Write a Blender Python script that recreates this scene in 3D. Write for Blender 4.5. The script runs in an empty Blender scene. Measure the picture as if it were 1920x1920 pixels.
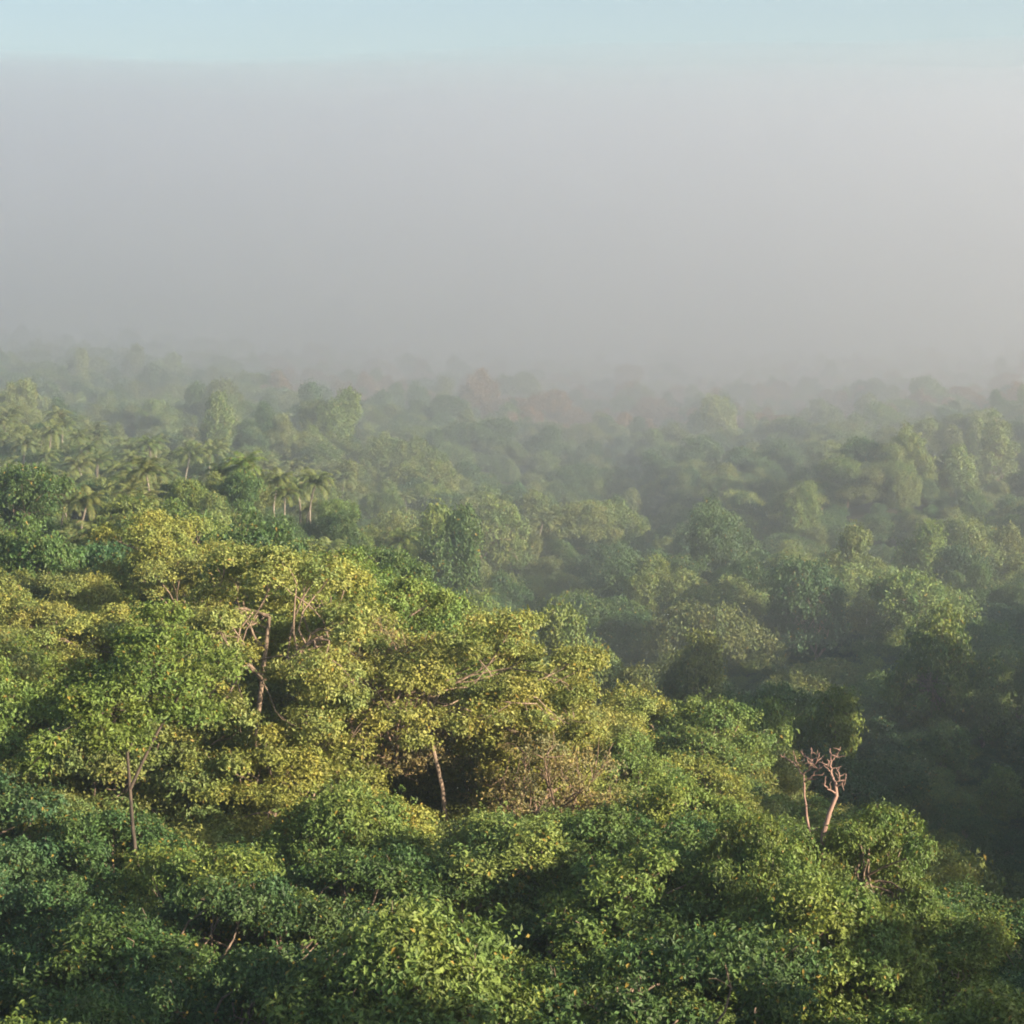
import bpy, math, random
import numpy as np, time
T0 = time.time()
def tick(s): print('TICK', s, round(time.time() - T0, 1))
from mathutils import Vector, Quaternion
R = math.radians
random.seed(7); rng = np.random.default_rng(7)
S = bpy.context.scene; COL = S.collection

# ------------------------------------------------------------------ camera, sky, sun, exposure
F = 4330.0; HORIZ = 500.0; CAMZ = 100.0           # focal length in photo pixels, horizon row, camera height
cam = bpy.data.objects.new('camera', bpy.data.cameras.new('camera')); COL.objects.link(cam)
cam.data.sensor_width = 36; cam.data.lens = 36 * F / 1920
PITCH = math.atan((960 - HORIZ) / F)
cam.location = (0, 0, CAMZ); cam.rotation_euler = (math.pi / 2 - PITCH, 0, 0)
cam.data.clip_start = 0.5; cam.data.clip_end = 30000
S.camera = cam
SUN_AZ, SUN_EL = 122.0, 17.0                      # clockwise from the view direction
w = bpy.data.worlds.new("World"); S.world = w; w.use_nodes = True
nt = w.node_tree; nt.nodes.clear()
sky = nt.nodes.new('ShaderNodeTexSky'); sky.sky_type = 'NISHITA'; sky.sun_disc = False
sky.sun_elevation = R(SUN_EL); sky.sun_rotation = R(SUN_AZ)
sky.air_density = 1.0; sky.dust_density = 1.6; sky.ozone_density = 1.8
bg = nt.nodes.new('ShaderNodeBackground'); bg.inputs[1].default_value = 0.054
wo = nt.nodes.new('ShaderNodeOutputWorld')
nt.links.new(sky.outputs[0], bg.inputs[0]); nt.links.new(bg.outputs[0], wo.inputs[0])
sl = bpy.data.lights.new('sun', 'SUN'); sl.energy = 5.0; sl.angle = R(0.5); sl.color = (1.0, 0.82, 0.58)
so = bpy.data.objects.new('sun', sl); COL.objects.link(so)
sd = Vector((math.sin(R(SUN_AZ)) * math.cos(R(SUN_EL)), math.cos(R(SUN_AZ)) * math.cos(R(SUN_EL)), math.sin(R(SUN_EL))))
so.rotation_euler = sd.to_track_quat('Z', 'Y').to_euler(); so.location = (0, 0, 400)
S.view_settings.view_transform = 'Standard'; S.view_settings.look = 'None'; S.view_settings.gamma = 1
S.view_settings.exposure = 1.8
S.render.engine = 'CYCLES'
cy = S.cycles
cy.max_bounces = 10; cy.diffuse_bounces = 3; cy.glossy_bounces = 1; cy.transmission_bounces = 3
cy.volume_bounces = 8; cy.transparent_max_bounces = 8
cy.use_denoising = True; cy.use_adaptive_sampling = False
cy.filter_width = 1.9; cy.caustics_reflective = False; cy.caustics_refractive = False
cy.sample_clamp_indirect = 8

HAZE_SIGMA = 0.00040
BANK_SIGMA = 0.0024

# ------------------------------------------------------------------ materials
def nodes(name):
    m = bpy.data.materials.new(name); m.use_nodes = True
    m.node_tree.nodes.clear(); return m, m.node_tree
def N(t, k, **kw):
    n = t.nodes.new(k)
    for a, b in kw.items(): setattr(n, a, b)
    return n
def mul(t, a, b, fac=1.0, mode='MULTIPLY'):
    n = N(t, 'ShaderNodeMix', data_type='RGBA', blend_type=mode); n.inputs[0].default_value = fac
    for s, v in ((6, a), (7, b)):
        if isinstance(v, tuple): n.inputs[s].default_value = v
        else: t.links.new(v, n.inputs[s])
    return n.outputs[2]
def leaf_material(name, odd=0.022, odd_col=(0.26, 0.19, 0.04, 1), trans=0.24, lo=0.55, hi=1.5):
    m, t = nodes(name)
    at = N(t, 'ShaderNodeAttribute', attribute_type='INSTANCER', attribute_name='tint')
    g = N(t, 'ShaderNodeNewGeometry')
    mr = N(t, 'ShaderNodeMapRange'); mr.inputs[3].default_value = lo; mr.inputs[4].default_value = hi
    t.links.new(g.outputs['Random Per Island'], mr.inputs[0])
    c = mul(t, at.outputs[0], mr.outputs[0])
    # slow colour drift through a crown: young and old growth
    tc = N(t, 'ShaderNodeTexCoord'); nz = N(t, 'ShaderNodeTexNoise'); nz.inputs['Scale'].default_value = 0.45; nz.inputs['Detail'].default_value = 2
    t.links.new(tc.outputs['Object'], nz.inputs[0])
    r1 = N(t, 'ShaderNodeValToRGB'); r1.color_ramp.elements[0].position = .35; r1.color_ramp.elements[1].position = .68
    r1.color_ramp.elements[0].color = (.80, .96, .95, 1); r1.color_ramp.elements[1].color = (1.22, 1.10, .86, 1)
    t.links.new(nz.outputs[0], r1.inputs[0])
    c = mul(t, c, r1.outputs[0])
    # a few old yellow and rust leaves
    mm = N(t, 'ShaderNodeMath', operation='MULTIPLY'); mm.inputs[1].default_value = 37.0
    fr = N(t, 'ShaderNodeMath', operation='FRACT'); lt = N(t, 'ShaderNodeMath', operation='LESS_THAN'); lt.inputs[1].default_value = odd
    t.links.new(g.outputs['Random Per Island'], mm.inputs[0]); t.links.new(mm.outputs[0], fr.inputs[0]); t.links.new(fr.outputs[0], lt.inputs[0])
    mx = N(t, 'ShaderNodeMix', data_type='RGBA'); t.links.new(lt.outputs[0], mx.inputs[0]); t.links.new(c, mx.inputs[6]); mx.inputs[7].default_value = odd_col
    c = mx.outputs[2]
    p = N(t, 'ShaderNodeBsdfPrincipled'); p.inputs['Roughness'].default_value = .55; p.inputs['Specular IOR Level'].default_value = .3
    t.links.new(c, p.inputs['Base Color'])
    tr = N(t, 'ShaderNodeBsdfTranslucent'); t.links.new(mul(t, c, (1.3, 1.25, .6, 1)), tr.inputs[0])
    ms = N(t, 'ShaderNodeMixShader'); ms.inputs[0].default_value = trans
    t.links.new(p.outputs[0], ms.inputs[1]); t.links.new(tr.outputs[0], ms.inputs[2])
    o = N(t, 'ShaderNodeOutputMaterial'); t.links.new(ms.outputs[0], o.inputs[0]); return m
def bark_material(name, a, b, sc=3.0):
    m, t = nodes(name)
    tc = N(t, 'ShaderNodeTexCoord'); mp = N(t, 'ShaderNodeMapping'); mp.inputs['Scale'].default_value = (sc, sc, sc * .25)
    nz = N(t, 'ShaderNodeTexNoise'); nz.inputs['Scale'].default_value = 2.0; nz.inputs['Detail'].default_value = 6
    t.links.new(tc.outputs['Object'], mp.inputs[0]); t.links.new(mp.outputs[0], nz.inputs[0])
    r = N(t, 'ShaderNodeValToRGB'); r.color_ramp.elements[0].position = .38; r.color_ramp.elements[1].position = .62
    r.color_ramp.elements[0].color = (*a, 1); r.color_ramp.elements[1].color = (*b, 1)
    t.links.new(nz.outputs[0], r.inputs[0])
    p = N(t, 'ShaderNodeBsdfPrincipled'); p.inputs['Roughness'].default_value = .85; t.links.new(r.outputs[0], p.inputs['Base Color'])
    bp = N(t, 'ShaderNodeBump'); bp.inputs['Strength'].default_value = .5; bp.inputs['Distance'].default_value = .05
    t.links.new(nz.outputs[0], bp.inputs['Height']); t.links.new(bp.outputs[0], p.inputs['Normal'])
    o = N(t, 'ShaderNodeOutputMaterial'); t.links.new(p.outputs[0], o.inputs[0]); return m
def volume_material(name, sigma, col, aniso=0.0):
    m, t = nodes(name)
    v = N(t, 'ShaderNodeVolumePrincipled'); v.inputs['Color'].default_value = (*col, 1)
    v.inputs['Density'].default_value = sigma; v.inputs['Anisotropy'].default_value = aniso
    o = N(t, 'ShaderNodeOutputMaterial'); t.links.new(v.outputs[0], o.inputs['Volume']); return m
M_LEAF = leaf_material('broad_leaves')
M_FAR = leaf_material('valley_leaves', odd=.012, trans=.25, lo=.7, hi=1.3)
M_PALM = leaf_material('palm_leaves', odd=.06, odd_col=(.20, .17, .08, 1), trans=.25, lo=.7, hi=1.35)
M_BARK = bark_material('grey_brown_bark', (.11, .08, .06), (.30, .22, .165))
M_DARKBARK = bark_material('dark_bark', (.035, .028, .022), (.10, .075, .058))
M_DEAD = bark_material('bare_pink_grey_wood', (.20, .12, .10), (.34, .22, .18))
M_PTRUNK = bark_material('palm_bark', (.13, .11, .09), (.24, .21, .17))
M_TWIG = bark_material('rusty_twigs', (.13, .09, .06), (.25, .17, .12))

# ------------------------------------------------------------------ terrain
# canopy heights read from the view: (photo column, distance, photo row of the canopy top)
CTRL = [
 # the near hill
 (-300,70,1950),(300,70,1950),(960,70,1960),(1500,70,1980),(2200,70,2010),
 (-300,90,1680),(0,90,1690),(500,90,1690),(960,90,1700),(1400,90,1700),(1900,86,1880),(2200,86,1940),
 (0,112,1390),(500,112,1400),(960,112,1440),(1300,108,1455),(1560,104,1495),(1700,100,1590),(1700,92,1690),(1850,96,1775),(2200,92,1900),
 (-200,132,1190),(0,132,1190),(450,132,1170),(800,132,1235),(1020,126,1435),(1150,122,1475),
 (-200,150,1110),(100,150,1100),(450,150,1080),(700,146,1130),(850,142,1215),
 (1200,160,1345),(1380,160,1400),(1050,165,1340),(1560,155,1600),(1800,150,1900),(2100,150,2000),
 # behind it, the palm shoulder
 (0,190,1075),(300,185,1090),(600,190,1120),(-200,230,960),(130,240,955),(300,230,1000),(500,235,1075),(700,235,1130),
 (-200,310,890),(100,330,905),(350,330,930),(600,330,990),(850,320,1060),
 (-200,420,815),(100,430,830),(350,430,840),(560,430,890),(750,430,950),(900,420,985),
 # the valley
 (900,200,1330),(1200,200,1420),(1500,200,1480),(1800,200,1600),(2100,200,1650),
 (950,250,1260),(1200,240,1290),(1500,240,1340),(1750,240,1345),(2100,240,1360),
 (950,330,1110),(1200,330,1140),(1500,330,1130),(1800,330,1110),(2200,330,1110),
 (1000,450,985),(1250,440,985),(1500,430,960),(1750,430,950),(2100,430,940),
 (950,580,890),(1250,560,900),(1400,500,895),(1600,520,865),(1760,530,850),(1950,540,840),(2200,550,830),
 (-200,600,790),(200,620,790),(500,620,800),(800,650,815),
 (-200,900,700),(200,900,712),(600,950,745),(950,1000,755),(1300,900,790),(1600,900,775),(1900,900,760),(2200,900,750),
 (-300,1500,640),(300,1500,655),(960,1500,690),(1500,1500,680),(2000,1500,680),
 (0,2600,600),(960,2600,610),(1900,2600,610),
]
def warp(X, Y):
    r = np.hypot(X, Y); s = np.log1p(r / 20.0); th = np.arctan2(X, Y)
    return s * np.sin(th) * 1.5, s * np.cos(th)
pts = []; TREE_H = 12.0
for px, D, py in CTRL:
    pts.append(((px - 960) / F * D, D, -(py - HORIZ) / F * D - (TREE_H if D < 175 else 9.0)))
# outside the view (x, y, ground height from the camera)
SHADE_RIDGE = [(122,228,-30),(135,265,-36),(80,95,-26),(85,130,-22),(95,165,-20),(112,200,-28),(20,-70,-1),(45,-50,-1),(62,-25,-2),(64,0,-3),(68,25,-8),(75,60,-22),(60,-90,2),(90,-30,2),(95,20,-3),(110,70,-16)]  # unseen ridge, added and shaped to shade the slope and valley
OUT = [(0,0,-14),(0,30,-27),(22,0,-13),(-22,0,-14),(0,-40,-12),(0,-150,-10),(-80,0,-20),(-90,90,-30),(-150,200,-36),(-200,-100,-20),
        (180,300,-58),(220,80,-40),(220,-60,-25),(300,400,-60),(500,700,-62),(500,0,-60),(-400,300,-50),(-500,800,-58),(-500,-300,-40),
        (300,-400,-40),(0,-800,-40),(900,1500,-75),(-900,1500,-70),(3000,0,-85),(-3000,0,-85),(0,-3000,-85),(0,6000,-95),(3500,5000,-95),(-3500,5000,-95)]
pts += SHADE_RIDGE + OUT
pts[-len(OUT) - len(SHADE_RIDGE):-len(OUT)] = [(a, b, c + (-1.5 if b < 80 else 0)) for a, b, c in SHADE_RIDGE]
P = np.array(pts, float); u, v = warp(P[:, 0], P[:, 1]); n = len(P)
def phi(r): return np.where(r > 0, r * r * np.log(np.maximum(r, 1e-9)), 0)
Kn = phi(np.hypot(u[:, None] - u, v[:, None] - v)) + np.eye(n) * 0.002
Q = np.c_[np.ones(n), u, v]
sol = np.linalg.solve(np.block([[Kn, Q], [Q.T, np.zeros((3, 3))]]), np.r_[P[:, 2], 0, 0, 0])
def ground(X, Y):
    X = np.atleast_1d(np.asarray(X, float)); Y = np.atleast_1d(np.asarray(Y, float))
    a, b = warp(X, Y); out = np.empty(len(X))
    for i in range(0, len(X), 20000):
        s = slice(i, i + 20000)
        out[s] = phi(np.hypot(a[s, None] - u, b[s, None] - v)) @ sol[:n] + sol[n] + sol[n + 1] * a[s] + sol[n + 2] * b[s]
    r = np.hypot(X, Y); roll = np.sin(X * .071 + Y * .031 + 1.) + np.sin(Y * .058 - X * .024 + 2.2) + .6 * np.sin(X * .13 - Y * .045)
    return CAMZ + np.clip(out + np.clip((r - 170) / 120, 0, 1) * np.clip((1600 - r) / 600, 0, 1) * 2.6 * roll, -98, 5)

def raw_mesh(name, V, Fq, mat, nside=4, smooth=False):
    me = bpy.data.meshes.new(name)
    V = np.asarray(V, np.float32); Fq = np.asarray(Fq, np.int32)
    me.vertices.add(len(V)); me.vertices.foreach_set('co', V.ravel())
    me.loops.add(Fq.size); me.loops.foreach_set('vertex_index', Fq.ravel())
    me.polygons.add(len(Fq)); me.polygons.foreach_set('loop_start', np.arange(0, Fq.size, nside, dtype=np.int32))
    me.polygons.foreach_set('use_smooth', np.full(len(Fq), smooth))
    me.update(calc_edges=True); me.materials.append(mat); me.validate(); return me
def link(name, me, parent=None, loc=None):
    o = bpy.data.objects.new(name, me); COL.objects.link(o)
    if parent: o.parent = parent
    if loc is not None: o.location = loc
    return o

m, t = nodes('forest_floor')
tc = N(t, 'ShaderNodeTexCoord'); nz = N(t, 'ShaderNodeTexNoise'); nz.inputs['Scale'].default_value = .15; nz.inputs['Detail'].default_value = 10
t.links.new(tc.outputs['Object'], nz.inputs[0]); r = N(t, 'ShaderNodeValToRGB')
r.color_ramp.elements[0].color = (.016, .024, .010, 1); r.color_ramp.elements[0].position = .4
r.color_ramp.elements[1].color = (.05, .045, .022, 1); r.color_ramp.elements[1].position = .65
t.links.new(nz.outputs[0], r.inputs[0]); p = N(t, 'ShaderNodeBsdfPrincipled'); p.inputs['Roughness'].default_value = .95
t.links.new(r.outputs[0], p.inputs['Base Color']); o = N(t, 'ShaderNodeOutputMaterial'); t.links.new(p.outputs[0], o.inputs[0])
rs = np.geomspace(2, 7500, 150); nth = 240
thg = np.linspace(0, 2 * np.pi, nth, endpoint=False)
GX = (rs[:, None] * np.sin(thg)).ravel(); GY = (rs[:, None] * np.cos(thg)).ravel(); GZ = ground(GX, GY)
V = np.c_[GX, GY, GZ]; V = np.vstack([V, [[0, 0, ground(0, 0)[0]]]])
i, j = np.meshgrid(np.arange(len(rs) - 1), np.arange(nth), indexing='ij'); i = i.ravel(); j = j.ravel(); j2 = (j + 1) % nth
Fq = np.c_[i * nth + j, i * nth + j2, (i + 1) * nth + j2, (i + 1) * nth + j]
me = raw_mesh('terrain', V, Fq, m, smooth=True)
terrain = link('terrain', me); terrain['kind'] = 'structure'; terrain['label'] = 'dark forest floor of the hills and the valley under the trees'
GROUND_MIN = float(V[:, 2].min())

# ------------------------------------------------------------------ tree geometry
class Tubes:
    def __init__(s): s.V = []; s.F = []; s.n = 0
    def add(s, path, rad, k=7):
        path = np.asarray(path, float); m = len(path)
        tg = np.gradient(path, axis=0); tg /= np.linalg.norm(tg, axis=1)[:, None] + 1e-9
        ref = np.where(np.abs(tg[:, [2]]) > .9, [[1., 0, 0]], [[0, 0, 1.]])
        a = np.cross(tg, ref); a /= np.linalg.norm(a, axis=1)[:, None]; b = np.cross(tg, a)
        for q in range(1, m):                                   # keep the frames from twisting
            a[q] = a[q - 1] - tg[q] * (a[q - 1] @ tg[q]); a[q] /= np.linalg.norm(a[q]) + 1e-9; b[q] = np.cross(tg[q], a[q])
        th = np.arange(k) / k * 2 * np.pi; rad = np.asarray(rad)[:, None, None]
        ring = path[:, None] + rad * (np.cos(th)[None, :, None] * a[:, None] + np.sin(th)[None, :, None] * b[:, None])
        s.V.append(ring.reshape(-1, 3)); q, w_ = np.meshgrid(np.arange(m - 1), np.arange(k), indexing='ij'); q = q.ravel(); w_ = w_.ravel()
        s.F.append(s.n + np.c_[q * k + w_, q * k + (w_ + 1) % k, (q + 1) * k + (w_ + 1) % k, (q + 1) * k + w_]); s.n += m * k
    def mesh(s, name, mat): return raw_mesh(name, np.vstack(s.V), np.vstack(s.F), mat, smooth=True)
def curve(a, b, n, wob, g, lift=0.0):
    a = np.asarray(a, float); b = np.asarray(b, float); L = np.linalg.norm(b - a); tt = np.linspace(0, 1, n)[:, None]
    p = a + (b - a) * tt; env = np.sin(np.pi * tt)
    off = g.normal(0, wob * L, (2, 3))
    p += env * off[0] + np.sin(2 * np.pi * tt) * off[1] * .6; p[:, 2] += env[:, 0] * lift * L; return p
def unit(a): return a / (np.linalg.norm(a, axis=-1, keepdims=True) + 1e-9)
def leaves_at(P, Nn, L, W, g, droop=.25):
    """one folded four-cornered leaf at each point P, facing Nn"""
    n = len(P); d = unit(np.cross(Nn, g.normal(size=(n, 3)))); s = np.cross(Nn, d)
    L = L * g.uniform(.65, 1.35, (n, 1)); W = W * g.uniform(.7, 1.3, (n, 1))
    d = unit(d + np.array([[0, 0, -droop]]))
    a = P - d * L * .5; tip = P + d * L * .5 - Nn * L * .12
    l = P + s * W * .5 + Nn * W * .18 - d * L * .05; r_ = P - s * W * .5 + Nn * W * .18 - d * L * .05
    V = np.stack([a, l, tip, r_], 1).reshape(-1, 3); return V, np.arange(4 * n).reshape(-1, 4)

def make_crown(g, H, *a, **k):
    """a crown whose top reaches H"""
    st = g.bit_generator.state
    V, Fl, T, LM = grow(g, H, *a, **k); top = np.percentile(V[:, 2], 99.7)
    for m_ in LM: bpy.data.meshes.remove(m_)
    g.bit_generator.state = st; k2 = dict(k)
    if k.get('path') is not None: k2['path'] = [(x_, y_, z_ * 1.0) for x_, y_, z_ in k['path']]
    return grow(g, H * H / top, *a, **k2)
def grow(g, H, Rc, base, nclump, nleaf, leaf, shape='dome', clump_r=1.2, limbs=5, trunk_r=.28, lean=.06, bark=M_BARK, split=False, gap=0.0, twiglen=0, path=None, lumpy=.34):
    """returns crown mesh, trunk mesh, list of limb meshes. base = height where the crown begins."""
    # clump centres in a lumpy shell
    C = []; tries = 0; k = g.normal(0, 1, (6, 3)); k = unit(k); ka = g.uniform(.0, 2 * np.pi, 6)
    ch = H - base; mind = clump_r * 1.18
    while len(C) < nclump and tries < 6000:
        tries += 1; d = unit(g.normal(size=3))
        if d[2] < -.35: continue
        lump = 1 + lumpy * sum(math.sin(2.6 * (d @ k[q]) + ka[q]) for q in range(6)) / 1.8
        if lump < 1 - gap and g.random() < .8: continue
        rr = lump * g.uniform(.55, .95) if g.random() < .45 else lump * g.uniform(.85, 1.0)
        if shape == 'flat': c = np.array([d[0] * Rc * rr, d[1] * Rc * rr, base + ch * (.45 + .42 * d[2] * rr)])
        elif shape == 'tall': c = np.array([d[0] * Rc * rr * .75, d[1] * Rc * rr * .75, base + ch * (.5 + .5 * d[2] * rr)])
        else: c = np.array([d[0] * Rc * rr, d[1] * Rc * rr, base + ch * (.34 + .6 * d[2] * rr)])
        if C and min(np.linalg.norm((np.array(C) - c) * [1, 1, 1.4], axis=1)) < mind: 
            if tries > 3000: mind *= .999
            continue
        C.append(c)
    C = np.array(C)
    T = Tubes(); top = np.array([g.normal(0, lean * H), g.normal(0, lean * H), base + ch * .45])
    tp = curve((0, 0, -1.5), top, 12, .03, g)
    if path is not None:
        pa = np.array([(0, 0, -1.5)] + list(path), float); kk = np.linspace(-1.5, pa[-1, 2], 12)
        tp = np.stack([np.interp(kk, pa[:, 2], pa[:, q]) for q in range(3)], 1); tp[1:-1, :2] = (tp[:-2, :2] + tp[1:-1, :2] * 2 + tp[2:, :2]) / 4
        C[:, :2] += tp[-1, :2]
    hh = np.linspace(1, .38, 12) * trunk_r; hh[0] *= 1.5; hh[1] *= 1.15
    T.add(tp, hh, 10)
    LM = []
    ang = np.sort((np.arange(limbs) + g.uniform(-.3, .3, limbs)) / limbs * 2 * np.pi)
    ca = np.arctan2(C[:, 1] - top[1] * .7, C[:, 0] - top[0] * .7) % (2 * np.pi)
    own = np.argmin(np.abs((ca[:, None] - ang + np.pi) % (2 * np.pi) - np.pi), axis=1)
    for q in range(limbs + 1):
        sel = C[own == q] if q < limbs else C[:0]
        if len(sel) == 0: continue
        TT = Tubes() if split else T
        i0 = int(g.integers(7, 11)) if not split else 9 + q % 3; st = tp[i0]
        en = st + (sel.mean(0) - st) * 1.05; lp = curve(st, en, 8, .06, g, lift=.08)
        r0 = trunk_r * g.uniform(.42, .6); lr = np.linspace(r0, r0 * .4, 8); TT.add(lp, lr, 7)
        for c in sel:
            j0 = int(g.integers(2, 8)); bp = curve(lp[j0], c, 6, .07, g, lift=.05)
            TT.add(bp, np.linspace(lr[j0] * .6, .025, 6), 5)
            for _ in range(3 if twiglen == 0 else 6):
                e = c + unit(g.normal(size=3) + [0, 0, .5]) * (clump_r * .8 if twiglen == 0 else twiglen * g.uniform(.5, 1.2))
                TT.add(curve(bp[int(g.integers(3, 6))], e, 4, .08, g), np.linspace(.025, .01, 4) * (1 if twiglen == 0 else 1.5), 3)
        if split: LM.append(TT.mesh('limb', bark))
    # leaves
    cc = np.repeat(C, nleaf, 0); n_ = len(cc)
    cr = np.repeat(clump_r * g.uniform(.55, 1.3, len(C)), nleaf)[:, None]
    d = unit(g.normal(size=(n_, 3))); low = d[:, 2] < -.25
    d[low, 2] *= -g.uniform(.0, 1, low.sum()); d = unit(d)
    rr = g.uniform(.25, 1, (n_, 1)) ** .45
    # small rosettes: leaves gather around twig ends
    Q = 11; far_out = 1 + .42 * (g.random((n_ // Q + 1, 1)) < .16)
    dd = np.repeat(d[::Q], Q, 0)[:n_]; rp = np.repeat(rr[::Q] * far_out[:len(rr[::Q])], Q, 0)[:n_]
    Pp = cc + dd * rp * cr * [1.05, 1.05, .70] + g.normal(0, leaf * .85, (n_, 3)) * [1, 1, .8]
    Nn = unit(dd * .8 + [0, 0, .55] + g.normal(0, .5, (n_, 3)))
    V, Fl = leaves_at(Pp, Nn, leaf, leaf * .55, g)
    return V, Fl, T, LM

def crown_mesh(V, Fl, mat): return raw_mesh('crown', V, Fl, mat)

def make_palm(g, H):
    T = Tubes(); top = np.array([g.normal(0, .6), g.normal(0, .6), H])
    tp = curve((0, 0, -1), top, 12, .03, g); T.add(tp, np.linspace(.2, .13, 12), 8)
    Vs, Fs = [], []; n0 = 0
    nf = 20
    for f in range(nf):
        az = f * 2.399 + g.uniform(-.2, .2); el = R(82 - 80 * (f / nf) + g.uniform(-8, 8)); Lf = g.uniform(3.4, 4.3)
        m_ = 16; p = top.copy(); path = []; e = el
        for q in range(m_):
            path.append(p.copy()); st = Lf / (m_ - 1)
            p = p + st * np.array([math.cos(az) * math.cos(e), math.sin(az) * math.cos(e), math.sin(e)]); e -= R(4.6 + q * .45)
        path = np.array(path); T2 = unit(np.gradient(path, axis=0)); side = unit(np.cross(T2, [0, 0, 1])); upn = np.cross(side, T2)
        idx = np.repeat(np.arange(1, m_), 3); fr = np.tile([0, .33, .66], m_ - 1)
        for sg in (-1, 1):
            a0 = path[idx - 1] * (1 - fr[:, None]) + path[idx] * fr[:, None]
            tt = (idx - 1 + fr) / (m_ - 1); ln = .95 * np.sin(np.pi * np.clip(tt * .86 + .12, 0, 1)) ** .6
            dirn = unit(side[idx] * sg * .8 + T2[idx] * .55 - np.array([0, 0, .45]) + g.normal(0, .08, (len(idx), 3)))
            b0 = a0 + dirn * ln[:, None]; wv = T2[idx] * .055
            mid = (a0 + b0) / 2 + upn[idx] * .05
            V = np.stack([a0 - wv * .3, mid - wv, b0, mid + wv], 1).reshape(-1, 3); k = len(idx)
            Vs.append(V); Fs.append(n0 + np.arange(4 * k).reshape(-1, 4)); n0 += 4 * k
        wv = side * np.linspace(.05, .012, m_)[:, None]; V = np.empty((m_ * 2, 3)); V[0::2] = path - wv; V[1::2] = path + wv
        q = np.arange(m_ - 1) * 2; Vs.append(V); Fs.append(n0 + np.c_[q, q + 1, q + 3, q + 2]); n0 += 2 * m_
    return raw_mesh('crown', np.vstack(Vs), np.vstack(Fs), M_PALM), T.mesh('trunk', M_PTRUNK)

G = lambda s: np.random.default_rng(s)
NEAR = []                                     # variants for the near hill: (crown mesh, trunk mesh, limb meshes, height, radius)
for s in range(8):
    g = G(100 + s); H = [12.5, 12, 13, 11.5, 12.5, 12, 13, 11.5][s]; Rc = [4.3, 3.9, 4.6, 4.0, 4.4, 3.7, 4.5, 4.1][s]
    V, Fl, T, LM = make_crown(g, H, Rc, H * .42, 54, 860, .21, shape='dome' if s % 3 else 'tall', clump_r=1.0, limbs=5, gap=.16, lumpy=.62)
    NEAR.append((crown_mesh(V, Fl, M_LEAF), T.mesh('trunk', M_BARK), [], H, Rc))
MID = []
for s in range(9):
    g = G(300 + s); shape = ['dome', 'flat', 'flat', 'tall', 'dome', 'flat', 'tall', 'dome', 'flat'][s]
    H = 12; Rc = [5.2, 4.6, 6.2, 3.8, 5.0, 5.6, 3.4, 5.4, 4.4][s]
    V, Fl, T, LM = make_crown(g, H, Rc, H * (.3 if shape != 'flat' else .45), 64, 230, .42, shape=shape, clump_r=1.3, limbs=5, trunk_r=.3, gap=.14, lumpy=.7)
    MID.append((crown_mesh(V, Fl, M_FAR), T.mesh('trunk', M_BARK), [], H, Rc, shape))
PALM = [(*make_palm(G(400 + s), 10.5), [], 11.5, 3.6) for s in range(4)]
DRY = []
for s in range(2):                            # nearly leafless trees full of rusty twigs
    g = G(500 + s)
    V, Fl, T, LM = make_crown(g, 12, 4.0, 5, 60, 190, .19, shape='dome', clump_r=1.2, limbs=6, trunk_r=.24, bark=M_TWIG, twiglen=1.1)
    DRY.append((crown_mesh(V, Fl, M_LEAF), T.mesh('trunk', M_TWIG), [], 12, 4.0))

tick('meshes')
# ------------------------------------------------------------------ placing
def ang_pt(px, D): return (px - 960) / F * D, D
def project(x, y, z):
    d = Vector((x, y, z - CAMZ)); c, s = math.cos(PITCH), math.sin(PITCH)
    f = d.y * c - d.z * s; up = d.y * s + d.z * c
    return 960 + F * d.x / f, 960 - F * up / f
def plant(name, var, x, y, scale, rz, tint, zs=1.0, sink=0.0):
    z = float(ground(x, y)[0]) - sink
    root = bpy.data.objects.new(name, None); COL.objects.link(root); root.empty_display_size = .5
    root.location = (x, y, z); root.rotation_euler = (0, 0, rz); root.scale = (scale, scale, scale * zs)
    tr = link('trunk', var[1], root)
    for lm in var[2]: link('limb', lm, tr)
    cr = link('crown', var[0], root); cr['tint'] = tint; tr['tint'] = tint
    return root, z
NUM = 'zero one two three four five six seven eight nine ten eleven twelve thirteen fourteen fifteen sixteen seventeen eighteen nineteen'.split()
TEN = 'x x twenty thirty forty fifty sixty seventy eighty ninety'.split()
def word(k):
    k = int(round(k)); k = max(0, min(99, k))
    return NUM[k] if k < 20 else TEN[k // 10] + ('-' + NUM[k % 10] if k % 10 else '')
USED = set()
LANDMARKS = []                                # (px, py, phrase)
def describe(look, zone, px, py):
    a, b = px / 19.2, py / 19.2
    best = None
    for lx, ly, ph in LANDMARKS:
        d = math.hypot(px - lx, py - ly)
        if d < 240 and (best is None or d < best[0]): best = (d, lx, ly, ph)
    cand = []
    if best:
        dx, dy = px - best[1], py - best[2]
        rel = ('just above' if dy < 0 else 'just below') if abs(dy) > abs(dx) else ('just right of' if dx > 0 else 'just left of')
        cand.append(f'{look} {rel} the {best[3]}')
    if a < 0: where = f'at the left edge, {word(b)} percent down'
    elif a > 99: where = f'at the right edge, {word(b)} percent down'
    elif b > 99: where = f'at the bottom edge, {word(a)} percent across'
    else: where = f'{word(a)} percent across, {word(b)} down'
    cand += [f'{look} {zone}, {where}']
    for c in cand:
        if c not in USED and len(c.replace(',', '').split()) <= 16: USED.add(c); return c
    c = cand[-1]; k = 0
    while c in USED and k < 98: k += 1; c = f'{look} {zone}, {word(max(a,0))} percent across, {word((b + k) % 99)} down'
    USED.add(c); return c
def tag(o, label, cat, group=None):
    o['label'] = label; o['category'] = cat
    if group: o['group'] = group
placed = []
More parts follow.
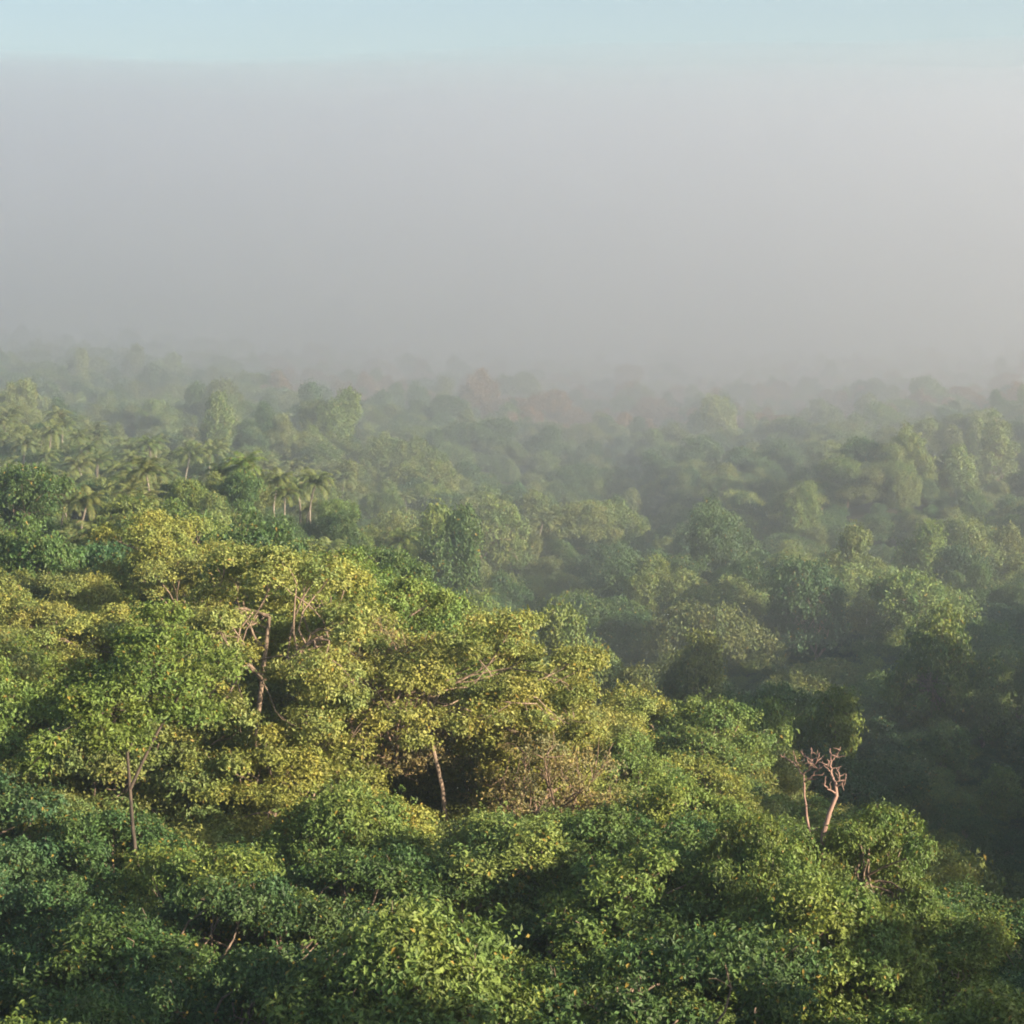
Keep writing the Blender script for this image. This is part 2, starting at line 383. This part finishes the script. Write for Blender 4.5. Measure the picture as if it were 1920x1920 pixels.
def free(x, y, r):
    return all((x - a) ** 2 + (y - b) ** 2 > (r + c) ** 2 * .25 * 1.0 for a, b, c in placed)

YG = (.220, .234, .072); MG = (.125, .175, .048); DG = (.068, .118, .040); OL = (.138, .168, .056); PG = (.165, .205, .070); BG = (.060, .115, .046)  # YG is brightened so sunlit trees carry extra light in their leaf colour
PINK = (.23, .15, .11)
TONE = {YG: 'yellow-green', MG: 'mid-green', DG: 'dark green', OL: 'olive', PG: 'pale green', BG: 'deep green', PINK: 'pinkish brown'}
def jit(c, a=.18):
    k = random.uniform(1 - a, 1 + a); return [c[0] * k * random.uniform(.94, 1.06), c[1] * k, c[2] * k * random.uniform(.85, 1.15)]

# --- the trees that stand out on the near hill
WINDOWS = []                                  # (column from, to, row from, to, distance): stems the photo shows clear of the trees in front
heroes = [  # column of the foot, row of the top, distance, crown radius, crown base as a share of the height, columns of the stem by height, clumps, tint, label, landmark
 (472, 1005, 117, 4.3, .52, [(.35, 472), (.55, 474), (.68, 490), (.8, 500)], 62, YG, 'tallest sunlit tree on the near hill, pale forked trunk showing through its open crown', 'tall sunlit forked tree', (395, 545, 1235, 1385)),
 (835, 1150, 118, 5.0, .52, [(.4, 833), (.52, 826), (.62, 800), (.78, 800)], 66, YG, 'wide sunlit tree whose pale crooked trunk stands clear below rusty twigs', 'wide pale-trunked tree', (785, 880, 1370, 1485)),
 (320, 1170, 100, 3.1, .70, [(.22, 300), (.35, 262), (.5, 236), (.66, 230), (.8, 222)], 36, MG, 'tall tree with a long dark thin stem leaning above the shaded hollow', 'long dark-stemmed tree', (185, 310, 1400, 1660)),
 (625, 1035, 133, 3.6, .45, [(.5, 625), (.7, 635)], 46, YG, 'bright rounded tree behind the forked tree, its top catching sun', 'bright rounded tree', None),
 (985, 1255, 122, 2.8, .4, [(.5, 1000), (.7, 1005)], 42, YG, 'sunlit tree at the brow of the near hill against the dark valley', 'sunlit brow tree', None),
]
for k, (px, py, D, Rc, base, stem, ncl, tint, lab, lm, win) in enumerate(heroes):
    x, y = ang_pt(px, D); z = float(ground(x, y)[0]); H = CAMZ - (py - HORIZ) / F * D - z
    V, Fl, T, LM = make_crown(G(210 + k), H, Rc, H * base, int(ncl * .85), 760, .22, clump_r=1.02, limbs=4, trunk_r=[.25, .2, .15, .22, .22][k], split=True, gap=.16, lumpy=.5,
                              bark=M_DARKBARK if k == 2 else M_BARK, path=[((c - px) / F * D, 0, f * H) for f, c in stem])
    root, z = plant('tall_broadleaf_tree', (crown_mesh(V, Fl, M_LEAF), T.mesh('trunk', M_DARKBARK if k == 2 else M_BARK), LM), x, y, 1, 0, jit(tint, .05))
    cxm = stem[-1][1]; xc, yc = ang_pt(cxm, D)
    tag(root, lab, 'tree'); placed.append((xc, yc, Rc * 1.3)); LANDMARKS.append((cxm, py + 110, lm))
    if win: WINDOWS.append((*win, D))
WINDOWS += [(1470, 1610, 1380, 1500, 200)]
def blocks(x, y, top, rad):
    D = y; px, py = project(x, y, top); hw = rad * .95 * F / D
    return any(D < w[4] - 1 and px + hw > w[0] and px - hw < w[1] and py < w[3] - 8 for w in WINDOWS)

# --- the bare dead tree
def dead_tree():
    root = bpy.data.objects.new('dead_tree', None); COL.objects.link(root)
    D = 97; x, y = ang_pt(1560, D); z = float(ground(x, y)[0]); root.location = (x, y, z)
    k = D / F
    P2 = lambda px, py, dy=0: np.array([(px - 1560) * k, dy, CAMZ - (py - HORIZ) * k - z])
    T = Tubes(); T.add([np.array([-.6, .3, -1]), P2(1545, 1700), P2(1556, 1580), P2(1568, 1535), P2(1580, 1505), P2(1577, 1478)], [.15, .13, .11, .095, .085, .07], 8)
    tr = link('trunk', T.mesh('trunk', M_DEAD), root)
    def limb(*br):
        T = Tubes()
        for path, r0 in br:
            path = np.array(path); n_ = len(path); tt = np.linspace(0, n_ - 1, n_ * 3); r0 *= .72
            pp = np.stack([np.interp(tt, np.arange(n_), path[:, q]) for q in range(3)], 1) + rng.normal(0, .025, (n_ * 3, 3)); pp[0] = path[0]
            T.add(pp, np.linspace(r0, .02, len(pp)), 6)
            for q in range(3, len(pp) - 1, 2):                  # fine broken twigs
                e = pp[q] + unit(rng.normal(size=3) * [1, .6, .6] + [0, 0, .55]) * rng.uniform(.2, .6)
                T.add(curve(pp[q], e, 4, .1, rng), np.linspace(.022, .009, 4), 4)
        link('limb', T.mesh('limb', M_DEAD), tr)
    limb(([P2(1577, 1480), P2(1570, 1462, .2), P2(1571, 1440, .3), P2(1570, 1416, .4)], .085), ([P2(1571, 1440, .3), P2(1580, 1428, .2), P2(1586, 1410)], .05),
         ([P2(1570, 1462, .2), P2(1562, 1450), P2(1566, 1436)], .035))
    limb(([P2(1579, 1490), P2(1590, 1474, -.3), P2(1594, 1457, -.5)], .05), ([P2(1578, 1484), P2(1584, 1468, -.2), P2(1581, 1452)], .04))
    limb(([P2(1580, 1500), P2(1562, 1488, -.4), P2(1552, 1478, -.6), P2(1556, 1462, -.7)], .05))
    limb(([P2(1548, 1680), P2(1530, 1560, .8), P2(1523, 1490, 1.), P2(1521, 1470, 1.)], .10), ([P2(1521, 1474, 1.), P2(1508, 1454, 1.2), P2(1492, 1446, 1.3), P2(1478, 1436, 1.2)], .05),
         ([P2(1516, 1462, 1.1), P2(1507, 1446, .8), P2(1503, 1434, .7)], .035), ([P2(1521, 1474, 1.), P2(1534, 1458, .8), P2(1535, 1440, .6), P2(1533, 1417, .6)], .05),
         ([P2(1534, 1458, .8), P2(1543, 1448, .5), P2(1548, 1426, .4)], .035), ([P2(1523, 1490, 1.), P2(1532, 1475, .5), P2(1541, 1462, .3), P2(1552, 1450, .2)], .04),
         ([P2(1535, 1445, .6), P2(1525, 1438, .9), P2(1519, 1432, 1.)], .03), ([P2(1538, 1462, .4), P2(1546, 1455, .2), P2(1556, 1446, 0)], .03))
    tag(root, 'bare dead tree with pinkish forked branches rising above the green crest', 'dead tree')
    placed.append((x, y, 1)); LANDMARKS.append((1550, 1470, 'bare dead tree'))
dead_tree()

def scatter(n_try, px0, px1, d0, d1, seed, power=2.0):
    g = G(seed)
    for _ in range(n_try):
        D = (d0 ** power + (d1 ** power - d0 ** power) * g.random()) ** (1 / power)
        yield (*ang_pt(g.uniform(px0, px1), D), D, g)
def occluded(x, y, top, margin=10.0):
    """is the crown's top hidden behind the canopy in front of it"""
    ts = np.linspace(.25, .97, 28); lx, ly = x * ts, y * ts; lz = CAMZ + (top - CAMZ) * ts
    ok = np.hypot(lx - x, ly - y) > 14
    return bool(np.any((ground(lx, ly) + margin > lz)[ok]))

# --- dry rusty trees
for q, (px, py, D, lab) in enumerate([(700, 1160, 124, 'rusty half-leafless tree full of brown twigs between the two sunlit trees'),
                                       (1010, 1365, 119, 'brownish thin-leaved tree on the brow where the near hill drops')]):
    var = DRY[q % 2]; x, y = ang_pt(px, D); z = float(ground(x, y)[0]); top = CAMZ - (py - HORIZ) / F * D; sc = (top - z) / 12
    root, z = plant('dry_tree', var, x, y, max(sc * .85, .6), q * 2., jit((.20, .17, .07)), zs=sc / max(sc * .85, .6)); tag(root, lab, 'tree'); placed.append((x, y, 4.5)); LANDMARKS.append((px, py + 50, 'rusty twiggy tree' if q == 0 else 'brownish thin tree'))

# --- crowns that bury the foot of the bare tree
for q, (px, py, D, lab) in enumerate([(1512, 1545, 93, 'mid-green crown burying the foot of the thinner bare stem'), (1640, 1515, 99, 'rounded green crown just right of the bare dead tree, on the crest'), (1575, 1590, 91, 'leafy crown directly below the thicker pinkish bare stem')]):
    x, y = ang_pt(px, D); z = float(ground(x, y)[0]); hz = (CAMZ - (py - HORIZ) / F * D - z) / 12; v_ = NEAR[[1, 6, 3][q]]
    root, z = plant('broadleaf_tree', v_, x, y, .72, q * 2.2, jit(MG), zs=hz / .72 * 12 / v_[3]); tag(root, lab, 'tree', 'broadleaf trees covering the near hill'); placed.append((x, y, 2.9))
# --- the near hill
cnt = 0
for x, y, D, g in scatter(4000, -420, 2340, 58, 172, 11):
    px = 960 + x / D * F
    s = g.uniform(.80, 1.12); k = int(g.integers(0, 8)); var = NEAR[k]; rad = var[4] * s
    if not free(x, y, rad * 1.12): continue
    if math.hypot(x, y) < 50: continue
    hz = g.uniform(.82, 1.16); top = float(ground(x, y)[0]) + var[3] * s * hz
    if occluded(x, y, top, 9.5) or blocks(x, y, top, rad): continue
    brow = 1.0
    tone = [YG, YG, YG, MG, OL, YG][int(g.integers(0, 6))] if D > 105 else [MG, BG, DG, BG, DG, MG][int(g.integers(0, 6))]  # light put into the tint: brighter on the sunlit hill, darker on the shaded slope
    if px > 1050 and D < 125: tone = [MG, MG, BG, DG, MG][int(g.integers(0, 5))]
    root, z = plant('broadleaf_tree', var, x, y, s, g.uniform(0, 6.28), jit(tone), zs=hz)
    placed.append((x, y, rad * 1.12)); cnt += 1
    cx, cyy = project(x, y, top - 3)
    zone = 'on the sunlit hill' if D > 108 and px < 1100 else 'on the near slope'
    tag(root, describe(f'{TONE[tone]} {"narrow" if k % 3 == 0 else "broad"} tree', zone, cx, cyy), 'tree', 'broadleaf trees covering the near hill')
tick(f'near {cnt}')

# --- palms
cnt = 0
for x, y, D, g in scatter(2600, -150, 1020, 205, 470, 21):
    px = 960 + x / D * F
    dens = .95 if (D > 290 and px < 620) else .55 if px < 330 else .35
    if D > 300 and px > 620 + (D - 300) * .6: dens = .1
    if g.random() > dens: continue
    s = g.uniform(.55, .95)
    if not free(x, y, 5.4 * s): continue
    k = int(g.integers(0, 4)); top = float(ground(x, y)[0]) + 13 * s
    if occluded(x, y, top): continue
    if cnt >= 150: break
    tone = [OL, PG, MG, PG][int(g.integers(0, 4))]
    root, z = plant('palm_tree', PALM[k], x, y, s, g.uniform(0, 6.28), jit([c_ * .8 for c_ in tone]), zs=g.uniform(.82, 1.12)); placed.append((x, y, 5.4 * s)); cnt += 1
    cx, cyy = project(x, y, top - 2)
    tag(root, describe(f'{ {OL: "straw-tinted", PG: "pale", MG: "green"}[tone]} {"leaning" if k % 2 else "upright"} palm', 'on the misty shoulder' if D > 300 else 'behind the near hill', cx, cyy), 'palm tree', 'palm trees on the hazy shoulder')
tick(f'palms {cnt}')

# --- the vine-draped tall tree on the right and sunlit crowns of the valley ridge
g = G(600)
V, Fl, T, LM = make_crown(g, 20, 2.4, 1.5, 58, 230, .4, shape='tall', clump_r=1.25, limbs=5, trunk_r=.4, lumpy=1.1, gap=.1)
x, y = ang_pt(1885, 500); z = float(ground(x, y)[0]); sc = (CAMZ - (772 - HORIZ) / F * 500 - z) / 20
root, z = plant('vine_draped_tree', (crown_mesh(V, Fl, M_FAR), T.mesh('trunk', M_BARK), []), x, y, sc, 0, jit(PG, .02))
tag(root, 'tall column-like tree draped in pale climbers on the hazy ridge', 'tree'); placed.append((x, y, 6)); LANDMARKS.append((1890, 810, 'climber-draped column tree'))

specials = [(1590, 838, 480, PG, 1.0), (1700, 850, 470, YG, 1.35), (1790, 872, 470, PG, .9), (1500, 920, 430, OL, 1.0), (1380, 890, 480, PG, 1.1), (250, 945, 235, OL, 1.25),
            (300, 950, 225, DG, 1.0), (345, 985, 222, MG, 1.0), (30, 880, 250, DG, 1.2), (1750, 1070, 300, MG, 1.2), (1530, 1060, 300, BG, 1.2), (900, 940, 380, PG, 1.2), (560, 905, 380, MG, 1.2)]
def mid_tree(x, y, D, s, k, tone, hz, rz):
    var = MID[k]; top = float(ground(x, y)[0]) + 12 * s * hz
    root, z = plant('valley_tree', var, x, y, s, rz, jit(tone), zs=hz)
    cx, cyy = project(x, y, top - 3); px = cx
    zone = 'on the left shoulder' if px < 900 and D > 175 and px < 960 - 0 and D < 480 else 'on the hazy ridge' if D > 400 else 'in the hazy valley' if D > 280 else 'in the near valley'
    tag(root, describe(f'{TONE[tone]} { {"dome": "rounded", "flat": "spreading", "tall": "narrow"}[var[5]]} tree', zone, cx, cyy), 'tree', 'broadleaf trees filling the valley')
    placed.append((x, y, var[4] * s * 1.5))
cnt = 0
for px, py, D, tone, s in specials:
    x, y = ang_pt(px, D); z = float(ground(x, y)[0]); top = CAMZ - (py - HORIZ) / F * D
    hz = max(.7, (top - z) / 12 / s); s *= .8; hz = max(.7, (top - z) / 12 / s); mid_tree(x, y, D, s, [0, 4, 7, 2, 1][cnt % 5], tone, hz, cnt * 1.3); cnt += 1
cut = 0
for x, y, D, g in sorted(scatter(16000, -60, 1980, 150, 420, 31), key=lambda q: q[2]):
    px = 960 + x / D * F
    s = .45 + .5 * g.random() ** 1.5; k = int(g.integers(0, 9))
    palmy = (D > 285 and px < 640) or (px < 200 and 200 < D < 250)
    if palmy: s = g.uniform(.4, .55)
    if palmy and g.random() < .5: continue
    rad = MID[k][4] * s
    if not free(x, y, rad * 1.5): continue
    hz = g.uniform(.7, 1.2) if g.random() < .8 else g.uniform(1.3, 1.7); top = float(ground(x, y)[0]) + 12 * s * hz
    if occluded(x, y, top, 8.0) or blocks(x, y, top, rad): continue
    if cnt >= 298: break
    cut = D
    tone = [MG, MG, DG, OL, BG, PG, OL, DG][int(g.integers(0, 8))]
    if D < 175 and px > 950: tone = [YG, MG, OL][int(g.integers(0, 3))]
    mid_tree(x, y, D, s, k, tone, hz, g.uniform(0, 6.28)); cnt += 1
tick(f'valley {cnt} to {cut}')

# ------------------------------------------------------------------ masses: far forest, undergrowth (instanced on points)
def scatter_group(name, srcs, pos, scl, rot, tint, idx, mat, label):
    me = bpy.data.meshes.new(name); me.vertices.add(len(pos)); me.vertices.foreach_set('co', np.asarray(pos, np.float32).ravel())
    for an, ty, arr in (('scl', 'FLOAT_VECTOR', scl), ('rot', 'FLOAT_VECTOR', rot), ('tint', 'FLOAT_VECTOR', tint)):
        a = me.attributes.new(an, ty, 'POINT'); a.data.foreach_set('vector', np.asarray(arr, np.float32).ravel())
    a = me.attributes.new('idx', 'INT', 'POINT'); a.data.foreach_set('value', np.asarray(idx, np.int32))
    ob = link(name, me); ob['kind'] = 'stuff'; ob['label'] = label
    ng = bpy.data.node_groups.new(name, 'GeometryNodeTree')
    ng.interface.new_socket('Geometry', in_out='INPUT', socket_type='NodeSocketGeometry'); ng.interface.new_socket('Geometry', in_out='OUTPUT', socket_type='NodeSocketGeometry')
    A = ng.nodes.new; L = ng.links.new
    gi, go = A('NodeGroupInput'), A('NodeGroupOutput'); jn = A('GeometryNodeJoinGeometry'); ip = A('GeometryNodeInstanceOnPoints')
    for s_ in reversed(srcs):
        oi = A('GeometryNodeObjectInfo'); oi.inputs['Object'].default_value = s_; oi.inputs['As Instance'].default_value = True; L(oi.outputs['Geometry'], jn.inputs[0])
    def nat(an, ty):
        q = A('GeometryNodeInputNamedAttribute'); q.data_type = ty; q.inputs[0].default_value = an; return q.outputs[0]
    L(gi.outputs[0], ip.inputs['Points']); L(jn.outputs[0], ip.inputs['Instance']); ip.inputs['Pick Instance'].default_value = True
    L(nat('idx', 'INT'), ip.inputs['Instance Index']); L(nat('scl', 'FLOAT_VECTOR'), ip.inputs['Scale'])
    er = A('FunctionNodeEulerToRotation'); L(nat('rot', 'FLOAT_VECTOR'), er.inputs[0]); L(er.outputs[0], ip.inputs['Rotation'])
    L(ip.outputs[0], go.inputs[0])
    mo = ob.modifiers.new('scatter', 'NODES'); mo.node_group = ng; return ob
def crown_of(mesh): return next(o for o in COL.objects if o.data is mesh)
mid_src = [crown_of(v[0]) for v in MID]; near_src = [crown_of(v[0]) for v in NEAR[:4]]

pos, scl, rot, tin, idx = [], [], [], [], []; g = G(77); cell = {}
def far_free(x, y, r):
    c = (int(x // 12), int(y // 12))
    for a in (-1, 0, 1):
        for b in (-1, 0, 1):
            for (p_, q_, r_) in cell.get((c[0] + a, c[1] + b), ()):
                if (x - p_) ** 2 + (y - q_) ** 2 < (r * .5 + r_ * .5) ** 2: return False
    cell.setdefault(c, []).append((x, y, r)); return True
for a, b, c in placed: cell.setdefault((int(a // 12), int(b // 12)), []).append((a, b, c))
for _ in range(90000):
    D = math.sqrt(160 ** 2 + (1500 ** 2 - 160 ** 2) * g.random()); px = g.uniform(-300, 2220)
    x, y = ang_pt(px, D); s = .45 + .55 * g.random() ** 1.5 + (.2 if D > 800 else 0); k = int(g.integers(0, 9))
    if px < 640 and 200 < D < 480: s = g.uniform(.4, .55)
    r_ = MID[k][4] * s * 1.5
    if D < cut and -60 < px < 1980 and not occluded(x, y, CAMZ * 0 + float(ground(x, y)[0]) + 12 * s, 8.0): continue
    if not far_free(x, y, r_): continue
    tone = [MG, PG, DG, OL, BG, MG, OL, DG][int(g.integers(0, 8))]
    if D > 780 and px > 480 and g.random() < .45: tone = PINK
    pos.append((x, y, 0)); scl.append((s, s, s * (g.uniform(.75, 1.2) if g.random() < .85 else g.uniform(1.3, 1.7)))); rot.append((0, 0, g.uniform(0, 6.28))); tin.append(jit(tone)); idx.append(k)
pos = np.array(pos); pos[:, 2] = ground(pos[:, 0], pos[:, 1])
tick(f'far {len(pos)}')
scatter_group('forest', mid_src, pos, scl, rot, tin, idx, M_FAR, 'far woodland running under the fog bank')

tick("forest")
# low growth that closes the floor of the near hill and the valley
pos, scl, rot, tin, idx = [], [], [], [], []
for _ in range(5200):
    D = math.sqrt(55 ** 2 + (330 ** 2 - 55 ** 2) * g.random() ** 1.5); px = g.uniform(-450, 2370); x, y = ang_pt(px, D); s = g.uniform(.35, .55)
    pos.append((x, y, 0)); scl.append((s * 1.3, s * 1.3, s)); rot.append((0, 0, g.uniform(0, 6.28))); tin.append(jit([DG, MG, BG][int(g.integers(0, 3))])); idx.append(int(g.integers(0, 4)))
pos = np.array(pos); pos[:, 2] = ground(pos[:, 0], pos[:, 1]) - 2.2
scatter_group('undergrowth', near_src, pos, scl, rot, tin, idx, M_LEAF, 'dark shrubby undergrowth filling the gaps under the trees')

# woodland added out of view to throw shade over the lower slope
pos, scl, rot, tin, idx = [], [], [], [], []
for _ in range(360):
    x = g.uniform(10, 150); y = g.uniform(-90, 290)
    if x < 45 + max(y, 0) * .26 and y > -50: continue
    s = g.uniform(.8, 1.15); pos.append((x, y, 0)); scl.append((s, s, s * g.uniform(.9, 1.1))); rot.append((0, 0, g.uniform(0, 6.28))); tin.append(jit(MG)); idx.append(int(g.integers(0, 4)))
pos = np.array(pos); pos[:, 2] = ground(pos[:, 0], pos[:, 1])
scatter_group('woods', near_src, pos, scl, rot, tin, idx, M_LEAF, 'unseen woods added beside the near slope to shade it')

# ------------------------------------------------------------------ air
def haze_box():
    x, y0, y1, z0, z1 = 7600, -7600, 7600, GROUND_MIN - 1.0, CAMZ + 172
    V = [(-x, y0, z0), (x, y0, z0), (x, y1, z0), (-x, y1, z0), (-x, y0, z1), (x, y0, z1), (x, y1, z1), (-x, y1, z1)]
    Fq = [(0, 3, 2, 1), (4, 5, 6, 7), (0, 1, 5, 4), (1, 2, 6, 5), (2, 3, 7, 6), (3, 0, 4, 7)]
    o = link('haze', raw_mesh('haze', V, Fq, volume_material('haze_air', HAZE_SIGMA, (.83, .925, 1.0), .6))); o['kind'] = 'stuff'; o['label'] = 'thin morning haze over the valley'
haze_box()
def fog_bank(name, label, y_front, run, z0, z_top, sigma, col, seed, swell):
    """fog lying on the far woods: low and thin in front, swelling to its full height behind"""
    nx, ny = 90, 80; xs = np.linspace(-1600, 1600, nx); ys = np.geomspace(y_front * .72, 4000, ny)
    X, Y = np.meshgrid(xs, ys, indexing='ij'); g = G(seed)
    nse = np.zeros_like(X)
    for q in range(12):
        kx, ky = g.normal(0, 1, 2) / [260, 330]; kk = 1.45 ** (q % 5); nse += np.sin(X * kx * kk + Y * ky * kk + g.uniform(0, 6)) / kk
    nse /= 3
    front = y_front * (1 + .10 * nse) + 50 * np.clip(X / 300, -1, 1)
    tt = np.clip((Y - front) / run, 0, 1); prof = tt ** 1.6 * (2.6 - 1.6 * tt); prof = np.clip(prof, 0, 1)
    top = CAMZ + z0 + prof * (z_top - z0) + swell * nse * tt + X * .02 * tt
    zb = GROUND_MIN - .5 + (seed % 7) * .05
    top = np.minimum(top, CAMZ + 168)
    top = np.where(Y <= front, zb + .2, top)
    nv = nx * ny; idx = np.arange(nv).reshape(nx, ny)
    V = np.vstack([np.c_[X.ravel(), Y.ravel(), top.ravel()], np.c_[X.ravel(), Y.ravel(), np.full(nv, zb)]])
    a, b, c, d = idx[:-1, :-1].ravel(), idx[1:, :-1].ravel(), idx[1:, 1:].ravel(), idx[:-1, 1:].ravel()
    Fq = [np.c_[a, b, c, d], np.c_[a, d, c, b] + nv]
    def side(e): e = np.asarray(e); return np.c_[e[:-1], e[1:], e[1:] + nv, e[:-1] + nv]
    Fq += [side(idx[:, 0])[:, ::-1], side(idx[:, -1]), side(idx[0, :]), side(idx[-1, :])[:, ::-1]]
    o = link(name, raw_mesh(name, V, np.vstack(Fq), volume_material(name + '_air', sigma, col, .66), smooth=False)); o['kind'] = 'stuff'; o['label'] = label
fog_bank('fog_bank', 'thick pale fog bank lying over the far woods', 750, 720, -62, 127, BANK_SIGMA, (.835, .838, .866), 901, 24)
fog_bank('mist', 'thin mist creeping over the valley in front of the fog bank', 180, 860, -33, 86, .0015, (.83, .84, .872), 905, 14)
tick('end')
